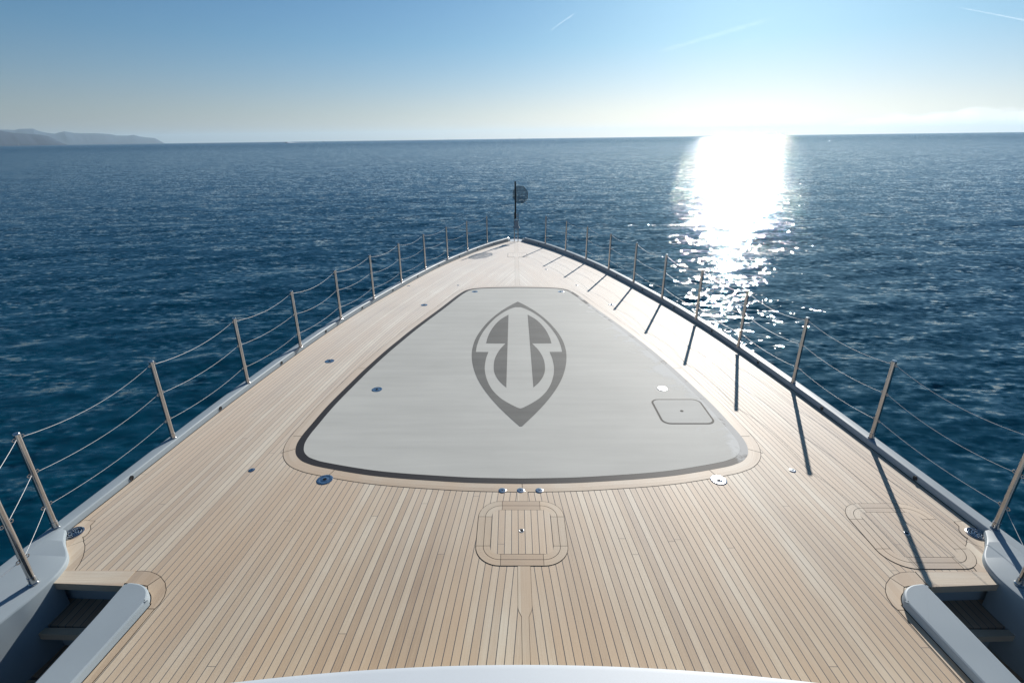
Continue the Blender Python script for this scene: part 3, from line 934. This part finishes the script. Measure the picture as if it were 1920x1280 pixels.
# ------------------------------------------------------------------ round chrome fittings let into the deck
def make_fitting(r):
    root = empty('deck_fitting')
    mb = MB(); mb.lathe([(r, 0.0), (r, 0.0015), (r * 0.94, 0.003), (r * 0.72, 0.0038), (r * 0.66, 0.0022), (r * 0.45, 0.0022), (r * 0.38, 0.0042), (r * 0.25, 0.0046), (0.0, 0.0046)], 28)
    mb.build('flange', M['chrome'], root)
    mb = MB(); mb.lathe([(r * 0.24, 0.0046), (r * 0.24, 0.0052), (0.0, 0.0053)], 16)
    mb.build('socket_hole', M['dark'], root)
    for k in range(6):
        t = k * math.pi / 3 + 0.3
        mb = MB(); mb.lathe([(r * 0.085, 0.0), (r * 0.085, 0.0045), (0.0, 0.0051)], 8, (r * 0.83 * math.cos(t), r * 0.83 * math.sin(t), 0))
        mb.build('screw', M['steel'], root)
    return root
big = make_fitting(0.064)
fits = [(-1.578, 3.347, 'chrome deck socket at the left rear corner of the grey panel', 0.003),
        (1.566, 3.345, 'chrome deck socket at the right rear corner of the grey panel', 0.003),
        (-1.56, 4.935, 'chrome deck socket in the left part of the grey panel', 0.009),
        (1.557, 4.951, 'chrome deck socket in the grey panel just ahead of the grey hatch', 0.009),
        (-2.346, 5.72, 'chrome deck socket in the teak left of the grey panel, abreast of the emblem', 0.002),
        (2.35, 5.74, 'chrome deck socket in the teak right of the grey panel, abreast of the emblem', 0.002),
        (-1.575, 8.13, 'chrome deck socket in the teak left of the front corner of the panel', 0.002),
        (1.58, 8.145, 'chrome deck socket in the teak right of the front corner of the panel', 0.002),
        (-0.785, 8.995, 'chrome deck socket at the left front corner of the grey panel', 0.009),
        (0.797, 8.99, 'chrome deck socket at the right front corner of the grey panel', 0.009)]
for i, (x, y, lb, z) in enumerate(fits):
    o = big if i == 0 else copy_tree(big)
    o.location = (x, y, dz(y) + z * ZS); o.rotation_euler = (0, 0, random.uniform(0, 1))
    if i > 1: o.scale = (0.9, 0.9, 1)
    tag(o, lb, 'deck fitting', 'round chrome deck sockets')
def make_plug(r, ry):
    root = empty('filler_cap')
    mb = MB(); mb.lathe([(r, 0.0), (r, 0.001), (r * 0.9, 0.0022), (r * 0.55, 0.0024), (0, 0.0026)], 24, sx=1, sy=ry)
    mb.build('flange', M['chrome'], root)
    mb = MB(); mb.lathe([(r * 0.2, 0.0024), (r * 0.2, 0.003), (0, 0.0031)], 12)
    mb.build('key_hole', M['dark'], root)
    for k in (-1, 1):
        mb = MB(); mb.lathe([(r * 0.12, 0.001), (r * 0.12, 0.003), (0, 0.0034)], 8, (k * r * 0.72, 0, 0)); mb.build('screw', M['steel'], root)
    return root
plug = make_plug(0.030, 1.0)
plugs = [(-0.155, 3.213, 'left of three small chrome caps in a row behind the grey panel', 1),
         (-0.013, 3.213, 'middle of three small chrome caps in a row behind the grey panel', 1),
         (0.131, 3.213, 'right of three small chrome caps in a row behind the grey panel', 1),
         (-2.225, 3.474, 'small chrome cap alone in the teak left of the rear panel corner', 0.85),
         (2.218, 3.47, 'small chrome cap alone in the teak right of the rear panel corner', 0.85),
         (-2.096, 9.447, 'dark small cap in the teak close to the left bulwark near the bow', 1.1),
         (-1.144, 9.485, 'tiny chrome cap ahead of the left front panel corner', 0.8),
         (1.144, 9.485, 'tiny chrome cap ahead of the right front panel corner', 0.8),
         (0.643, 10.954, 'tiny bright chrome cap on the right foredeck between two stanchion shadows', 1.0)]
for i, (x, y, lb, sc) in enumerate(plugs):
    o = plug if i == 0 else copy_tree(plug)
    o.location = (x, y, dz(y) + 0.0017); o.scale = (sc, sc, 1)
    tag(o, lb, 'deck cap', 'small chrome deck caps')
def make_drain():
    root = empty('deck_drain')
    mb = MB(); mb.lathe([(0.062, 0.0), (0.062, 0.004), (0.056, 0.006), (0.052, 0.0045), (0.052, 0.001), (0.0, 0.001)], 28)
    mb.build('rim', M['chrome'], root)
    mb = MB(); mb.lathe([(0.051, 0.0015), (0.051, 0.0022), (0.0, 0.0023)], 24)
    mb.build('drain_pit', M['dark'], root)
    mb = MB()
    for q in range(3):
        rr = 0.012 + 0.016 * q
        mb.torus(rr, 0.0032, (0, 0, 0.005), 'z', 22, 6)
    for q in range(8):
        t = q * math.pi / 4
        mb.tube([(0.008 * math.cos(t), 0.008 * math.sin(t), 0.0052), (0.05 * math.cos(t), 0.05 * math.sin(t), 0.0052)], 0.0022, 6)
    mb.build('grating', M['chrome'], root)
    return root
dr = make_drain()
for s in (-1, 1):
    o = dr if s < 0 else copy_tree(dr)
    o.location = (s * 3.112, 2.752, dz(2.75) + 0.0021)
    tag(o, f"round slotted chrome drain let into a pale board at the {'left' if s < 0 else 'right'} bulwark", 'drain', 'deck drains')

# ------------------------------------------------------------------ bow staff with its anchor ball and bell
YB = 15.12
zb = dz(YB)
staff = empty('bow_staff', (0.0, YB, zb))
tag(staff, 'black pole on a pair of thin steel rods at the tip of the bow', 'staff')
for sx in (-1, 1):
    mb = MB(); mb.tube([(sx * 0.055, 0, 0), (sx * 0.055, 0, 0.86)], 0.0125, 10)
    mb.build('rod', M['steel'], staff)
for h in (0.12, 0.24, 0.36):
    mb = MB(); mb.tube([(-0.055, 0, h), (0.055, 0, h)], 0.006, 8)
    mb.build('cross_bar', M['steel'], staff)
mb = MB(); mb.tube([(-0.02, 0.01, 0.66), (-0.022, 0.01, 1.0), (-0.03, 0.01, 1.72)], [0.026, 0.024, 0.021], 12)
mb.build('pole', M['black'], staff)
for w_, h_ in ((0.055, 0.78), (0.03, 0.70)):
    mb = MB(); mb.tube([(-w_, 0.008, h_), (w_, 0.008, h_)], 0.013, 8)
    mb.build('pole_clamp', M['chrome'], staff)
bell = MB()
bell.lathe([(0.0, 0.235), (0.02, 0.235), (0.028, 0.225), (0.045, 0.205), (0.056, 0.17), (0.062, 0.11), (0.074, 0.06), (0.098, 0.02), (0.112, 0.0), (0.104, -0.004), (0.09, 0.012), (0.0, 0.03)], 24)
b = bell.build('bow_bell', M['paint'], None)
b.location = (0.005, YB - 0.02, zb + 0.41)
tag(b, 'small pale grey bell-shaped fitting held between the twin rods at the bow', 'bell')
# anchor ball: a dark mesh disc on a wire hoop
def gauze():
    mt, nt, bs = new_mat('black_gauze'); L = nt.links
    bs.inputs['Base Color'].default_value = (0.012, 0.012, 0.014, 1); bs.inputs['Roughness'].default_value = 0.8
    tc = N(nt, 'ShaderNodeTexCoord')
    vo = N(nt, 'ShaderNodeTexVoronoi', feature='DISTANCE_TO_EDGE'); vo.inputs['Scale'].default_value = 85
    L.new(tc.outputs['Object'], vo.inputs['Vector'])
    L.new(math_n(nt, 'LESS_THAN', vo.outputs['Distance'], 0.12), bs.inputs['Alpha'])
    return mt
M['gauze'] = gauze()
ball = empty('anchor_ball', (0.115, YB - 0.03, zb + 1.355), (0, 0, R(-24)))
tag(ball, 'round black mesh anchor ball signal hanging beside the bow pole', 'signal')
octo = [(0.245 * math.cos(R(22.5 + 45 * k)) * (1 + 0.03 * math.sin(k * 2.1)), 0, 0.25 * math.sin(R(22.5 + 45 * k))) for k in range(8)]
mb = MB()
vv = [(0, 0.012, 0)] + octo
mb.add(vv, [(0, i + 1, (i + 1) % 8 + 1) for i in range(8)])
mb.build('disc', M['gauze'], ball, False)
mb = MB(); mb.tube(octo + octo[:2], 0.0065, 8); mb.build('hoop', M['black'], ball)
mb = MB(); mb.tube([(0.16, 0, -0.19), (0.22, 0.01, -0.26)], 0.004, 6); mb.tube([(-0.14, 0, 0.22), (-0.13, 0.02, 0.30)], 0.004, 6); mb.build('tie', M['black'], ball)

# ------------------------------------------------------------------ sea
def sea_rot(o):
    o.rotation_euler = (0, -SEA_TILT, 0)
def sea():
    dep = np.concatenate([np.arange(66, 1.2, -0.125), np.linspace(1.2, 0.20, 40), np.linspace(0.19, 0.0125, 24)])
    rad = H_EYE / np.tan(np.radians(dep))
    azf = np.arange(-74, 74.01, 0.145)
    azb = np.arange(78, 282, 4.0)
    az = np.radians(np.concatenate([azf, azb]))
    Rr, A = np.meshgrid(rad, az, indexing='ij')
    X = Rr * np.sin(A); Y = Rr * np.cos(A)
    sp = np.gradient(rad)                              # radial spacing of the grid
    Z = np.zeros_like(X)
    K = 80
    lam = np.exp(rng.uniform(math.log(0.55), math.log(13.0), K))
    for i in range(K):
        th = R(100) + rng.normal(0, R(32))             # waves run towards the ship, a little from the right
        k = 2 * math.pi / lam[i]
        slope = 0.0135 * (1.0 if lam[i] < 1.3 else 0.6 if lam[i] < 4 else 0.35)
        a = slope / k
        ph = rng.uniform(0, 2 * math.pi)
        w = np.clip((lam[i] / (3.2 * sp) - 0.7) / 0.8, 0, 1)[:, None]
        lim = np.nonzero(w[:, 0] > 0)[0]
        if not len(lim): continue
        j = lim[-1] + 1
        Z[:j] += w[:j] * a * np.sin(k * (X[:j] * math.cos(th) + Y[:j] * math.sin(th)) + ph)
    co = np.stack([X, Y, Z], -1).reshape(-1, 3).astype(np.float32)
    nr, na = X.shape
    i, j = np.meshgrid(np.arange(nr - 1), np.arange(na), indexing='ij')
    jn = (j + 1) % na
    quads = np.stack([i * na + j, i * na + jn, (i + 1) * na + jn, (i + 1) * na + j], -1).reshape(-1, 4)
    quads = quads[:, ::-1]
    me = bpy.data.meshes.new('sea')
    me.vertices.add(len(co)); me.vertices.foreach_set('co', co.ravel())
    me.loops.add(quads.size); me.loops.foreach_set('vertex_index', quads.ravel().astype(np.int32))
    me.polygons.add(len(quads))
    me.polygons.foreach_set('loop_start', np.arange(0, quads.size, 4, dtype=np.int32))
    me.polygons.foreach_set('use_smooth', np.ones(len(quads), dtype=bool))
    me.update(calc_edges=True)
    me.materials.append(M['water'])
    o = bpy.data.objects.new('sea', me)
    link(o)
    o.location = (0, 0, SEA_Z)
    sea_rot(o)
    tag(o, 'calm blue sea with fine ripples and a broad band of sun glitter', 'sea', kind='structure')
    return o
sea()
def sea_pt(az, dist, z=0.0):
    x, y = dist * math.sin(R(az)), dist * math.cos(R(az))
    return Vector((x, y, SEA_Z + z + math.tan(SEA_TILT) * x))

# ------------------------------------------------------------------ far coast
NEAR = [(-60, 1.6), (-52, 1.5), (-48, 1.35), (-45, 1.2), (-43.23, 1.054), (-42.85, 0.957), (-42.5, 0.891), (-42.04, 0.837), (-41.46, 0.788), (-41.03, 0.752), (-40.56, 0.648), (-40.17, 0.406), (-39.79, 0.126), (-39.48, -0.03)]
FAR = [(-56, 1.3), (-50, 1.25), (-45, 1.15), (-43.22, 1.119), (-42.91, 1.119), (-42.4, 1.087), (-42.11, 1.166), (-41.63, 1.187), (-41.3, 1.187), (-41.02, 1.021), (-40.61, 0.899), (-40.07, 0.816),
       (-39.76, 0.917), (-39.45, 0.985), (-38.9, 0.88), (-38.32, 0.843), (-37.42, 0.839), (-36.51, 0.764), (-36.04, 0.653), (-35.27, 0.648), (-34.87, 0.703), (-34.51, 0.569), (-34.0, 0.49), (-33.41, 0.425), (-33.11, 0.219), (-32.74, -0.03)]
def coast(name, ridge, D, depth, label):
    ridge = np.array(ridge)
    az = np.arange(ridge[0, 0], ridge[-1, 0] + 0.001, 0.05)
    el = np.interp(az, ridge[:, 0], ridge[:, 1])
    prof = [(-1.0, -0.05), (-0.97, 0.03), (-0.85, 0.13), (-0.65, 0.34), (-0.45, 0.55), (-0.25, 0.78), (-0.1, 0.93), (0.0, 1.0), (0.3, 0.8), (0.7, 0.4), (1.2, -0.1)]
    V, F = [], []
    ph = rng.uniform(0, 6.28, 12)
    for a, e in zip(az, el):
        hgt = (D * math.tan(R(max(e, -0.02))) + H_EYE)
        for t, q in prof:
            w = sum(math.sin(a * (3 + 2.3 * k) + ph[k] + t * (1.5 + k)) / (1 + k) for k in range(6)) * 0.045 * (1 - abs(1 - 2 * min(max(q, 0), 1)))
            d = D + depth * t
            z = hgt * (q + w) if q > 0 else -15
            V.append(sea_pt(a, d, z))
    n = len(prof)
    for i in range(len(az) - 1):
        for k in range(n - 1):
            F.append((i * n + k, (i + 1) * n + k, (i + 1) * n + k + 1, i * n + k + 1))
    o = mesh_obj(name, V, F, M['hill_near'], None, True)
    tag(o, label, 'hills', kind='structure')
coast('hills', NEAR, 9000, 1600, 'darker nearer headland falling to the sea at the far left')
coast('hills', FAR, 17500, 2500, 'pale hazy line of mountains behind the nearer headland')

# ------------------------------------------------------------------ boats on the horizon
def motorboat(L_):
    root = empty('motorboat')
    mb = MB()
    sec = [(-0.5, 0.16, 0.05, 0.11), (-0.2, 0.17, 0.03, 0.12), (0.15, 0.15, 0.02, 0.14), (0.38, 0.08, 0.04, 0.17), (0.5, 0.005, 0.12, 0.19)]
    v = []
    for y, w, zb_, zt in sec:
        v += [(-w * L_, y * L_, zt * L_), (-w * 0.6 * L_, y * L_, -zb_ * 0.3 * L_), (w * 0.6 * L_, y * L_, -zb_ * 0.3 * L_), (w * L_, y * L_, zt * L_)]
    f = []
    for i in range(4):
        for k in range(4):
            f.append((i * 4 + k, i * 4 + (k + 1) % 4, (i + 1) * 4 + (k + 1) % 4, (i + 1) * 4 + k))
    f += [(0, 1, 2, 3), (19, 18, 17, 16)]
    mb.add(v, f); mb.build('hull', M['hull_blue'], root, False)
    mb = MB()
    b0 = [(-0.11, -0.22, .11), (.11, -0.22, .11), (.10, .18, .13), (-.10, .18, .13)]; b1 = [(-0.09, -0.18, .25), (.09, -0.18, .25), (.07, .07, .25), (-.07, .07, .25)]
    mb.add([tuple(c * L_ for c in p) for p in b0 + b1], [(4, 5, 6, 7), (0, 1, 5, 4), (1, 2, 6, 5), (2, 3, 7, 6), (3, 0, 4, 7)])
    mb.build('cabin', M['hull_blue'], root, False)
    return root
def sailboat(L_):
    root = motorboat(L_)
    root.name = 'sailboat'
    mb = MB(); mb.tube([(0, 0.05 * L_, 0.1 * L_), (0, 0.05 * L_, 1.35 * L_)], 0.016 * L_, 8); mb.build('mast', M['hull_blue'], root)
    mb = MB()
    s0 = [(0.0, 0.03, 0.22), (0.02, -0.42, 0.24), (0.0, 0.03, 1.28)]
    mb.add([(x * L_, y * L_, z * L_) for x, y, z in s0] + [((x + 0.008) * L_, y * L_, z * L_) for x, y, z in s0], [(0, 1, 2), (5, 4, 3), (0, 3, 4, 1), (1, 4, 5, 2), (2, 5, 3, 0)])
    mb.build('sail', M['white'], root, False)
    return root
b1 = motorboat(17); b1.location = sea_pt(-22.75, 3350); b1.rotation_euler = (0, 0, R(75))
tag(b1, 'speedboat running left along the horizon, trailing a white wake', 'motorboat')
b2 = motorboat(24); b2.location = sea_pt(-19.34, 4300); b2.rotation_euler = (0, 0, R(40))
tag(b2, 'small dark motorboat on the horizon just right of the speedboat', 'motorboat')
b3 = motorboat(24); b3.location = sea_pt(41.4, 6500); b3.rotation_euler = (0, 0, R(-60))
tag(b3, 'tiny dark boat on the horizon at the far right', 'motorboat')
s1 = sailboat(15); s1.location = sea_pt(-6.9, 6200); s1.rotation_euler = (0, 0, R(60))
tag(s1, 'tiny sailing boat on the horizon left of the bow staff', 'sailboat')
s2 = sailboat(13); s2.location = sea_pt(0.57, 4600); s2.rotation_euler = (0, 0, R(-50))
tag(s2, 'tiny sailing boat on the horizon straight above the bow staff', 'sailboat')
s3 = sailboat(17); s3.location = sea_pt(-42.45, 6800); s3.rotation_euler = (0, 0, R(30))
tag(s3, 'tiny white sailing boat below the headland at the far left', 'sailboat')
# wake of the speedboat
V, F = [], []
for i in range(40):
    t = i / 39.0
    c = sea_pt(-22.62 + 3.3 * t, 3350 + 30 * t)
    w = (6 + 14 * t) * (0.6 + 0.5 * rng.random()); hz = 0.25 + 5.5 * math.exp(-t * 8) * (0.7 + 0.5 * rng.random()) if t < 0.75 else 0.12
    V += [(c.x, c.y - w, c.z + 0.1), (c.x, c.y, c.z + hz + 0.1), (c.x, c.y + w, c.z + 0.1)]
    if i:
        k = 3 * i
        F += [(k - 3, k, k + 1, k - 2), (k - 2, k + 1, k + 2, k - 1)]
wk = mesh_obj('wake', V, F, M['foam'], None, True)
tag(wk, 'white foam wake drawn out to the right behind the speedboat', 'wake', kind='stuff')

# ------------------------------------------------------------------ contrails high above
def contrail_mat(name, dens):
    mt = bpy.data.materials.new(name); mt.use_nodes = True; nt = mt.node_tree; nt.nodes.clear(); L = nt.links
    out = N(nt, 'ShaderNodeOutputMaterial')
    pv = N(nt, 'ShaderNodeVolumePrincipled'); pv.inputs['Color'].default_value = (1, 1, 1, 1); pv.inputs['Density'].default_value = dens; pv.inputs['Anisotropy'].default_value = 0.55
    L.new(pv.outputs[0], out.inputs['Volume'])
    return mt
def contrail(a, b, w0, w1, dens, label, alt=3200.0):
    def P(az, el):
        d = alt / math.tan(R(el)); return Vector((d * math.sin(R(az)), d * math.cos(R(az)), alt))
    A, B = P(*a), P(*b)
    mb = MB(); n = 26; pts, rad = [], []
    side = (B - A).normalized().cross(Vector((0, 0, 1)))
    for i in range(n):
        t = i / (n - 1)
        pts.append(A.lerp(B, t) + side * random.uniform(-0.1, 0.1) * w0 + Vector((0, 0, random.uniform(-0.1, 0.1) * w0)))
        w = w0 + (w1 - w0) * t
        rad.append(w * (0.8 + 0.35 * random.random()) * min(1, 0.15 + 6 * min(t, 1 - t)))
    mb.tube(pts, rad, 10)
    o = mb.build('contrail', contrail_mat('contrail_vapour', dens), None)
    tag(o, label, 'contrail', 'aircraft trails in the sky')
contrail((3.46, 9.63), (5.97, 11.11), 12, 16, 0.0016, 'short sharp white aircraft trail at the top middle of the sky')
contrail((13.7, 7.56), (24.2, 9.9), 80, 60, 0.00013, 'long broad soft aircraft trail slanting up over the sun glitter')
contrail((21.4, 8.03), (23.2, 8.42), 14, 14, 0.0008, 'tiny short aircraft trail under the long broad one')
contrail((36.37, 9.35), (41.5, 7.7), 12, 25, 0.0014, 'thin aircraft trail in the top right corner of the sky')

# low cloud far off, over the right-hand horizon
def cloud_bank():
    mb = MB(); rr = random.Random(3)
    for i in range(26):
        az = 31.5 + 13 * i / 25.0 + rr.uniform(-0.3, 0.3); D = 42000 + rr.uniform(-2500, 2500)
        top = np.interp(az, [31, 34, 38, 45], [900, 1250, 1500, 1450]) * rr.uniform(0.85, 1.12)
        w = rr.uniform(500, 1100)
        n, v, f = 14, [], []
        c = Vector((D * math.sin(R(az)), D * math.cos(R(az)), 0))
        base = 640
        for j in range(8):
            ph = math.pi * j / 7
            for k in range(n):
                t = 2 * math.pi * k / n
                q = 1 + 0.18 * math.sin(3 * t + i) * math.sin(ph)
                v.append((c.x + w * q * math.sin(ph) * math.cos(t), c.y + w * q * math.sin(ph) * math.sin(t), (base + top) / 2 - (top - base) / 2 * math.cos(ph)))
        for j in range(7):
            for k in range(n):
                f.append((j * n + k, j * n + (k + 1) % n, (j + 1) * n + (k + 1) % n, (j + 1) * n + k))
        mb.add(v, f)
    o = mb.build('cloud_bank', contrail_mat('cloud_vapour', 0.00016), None)
    tag(o, 'faint bank of low white cloud along the horizon at the right', 'cloud', kind='stuff')
cloud_bank()

# ------------------------------------------------------------------ haze
HZ = 4.0e-5
bm = bmesh.new()
bmesh.ops.create_cube(bm, size=1.0)
me = bpy.data.meshes.new('haze'); bm.to_mesh(me); bm.free()
mt = bpy.data.materials.new('haze'); mt.use_nodes = True
nt = mt.node_tree; nt.nodes.clear()
out = N(nt, 'ShaderNodeOutputMaterial'); pv = N(nt, 'ShaderNodeVolumePrincipled')
pv.inputs['Color'].default_value = (0.62, 0.84, 1.0, 1); pv.inputs['Density'].default_value = HZ; pv.inputs['Anisotropy'].default_value = 0.32
nt.links.new(pv.outputs[0], out.inputs['Volume'])
me.materials.append(mt)
hz = bpy.data.objects.new('haze', me); link(hz)
hz.scale = (64000, 64000, 470)
hz.location = (0, 0, SEA_Z - 6 + 235)
sea_rot(hz)
tag(hz, 'thin sea haze over the water that veils the far coast', 'haze', kind='stuff')
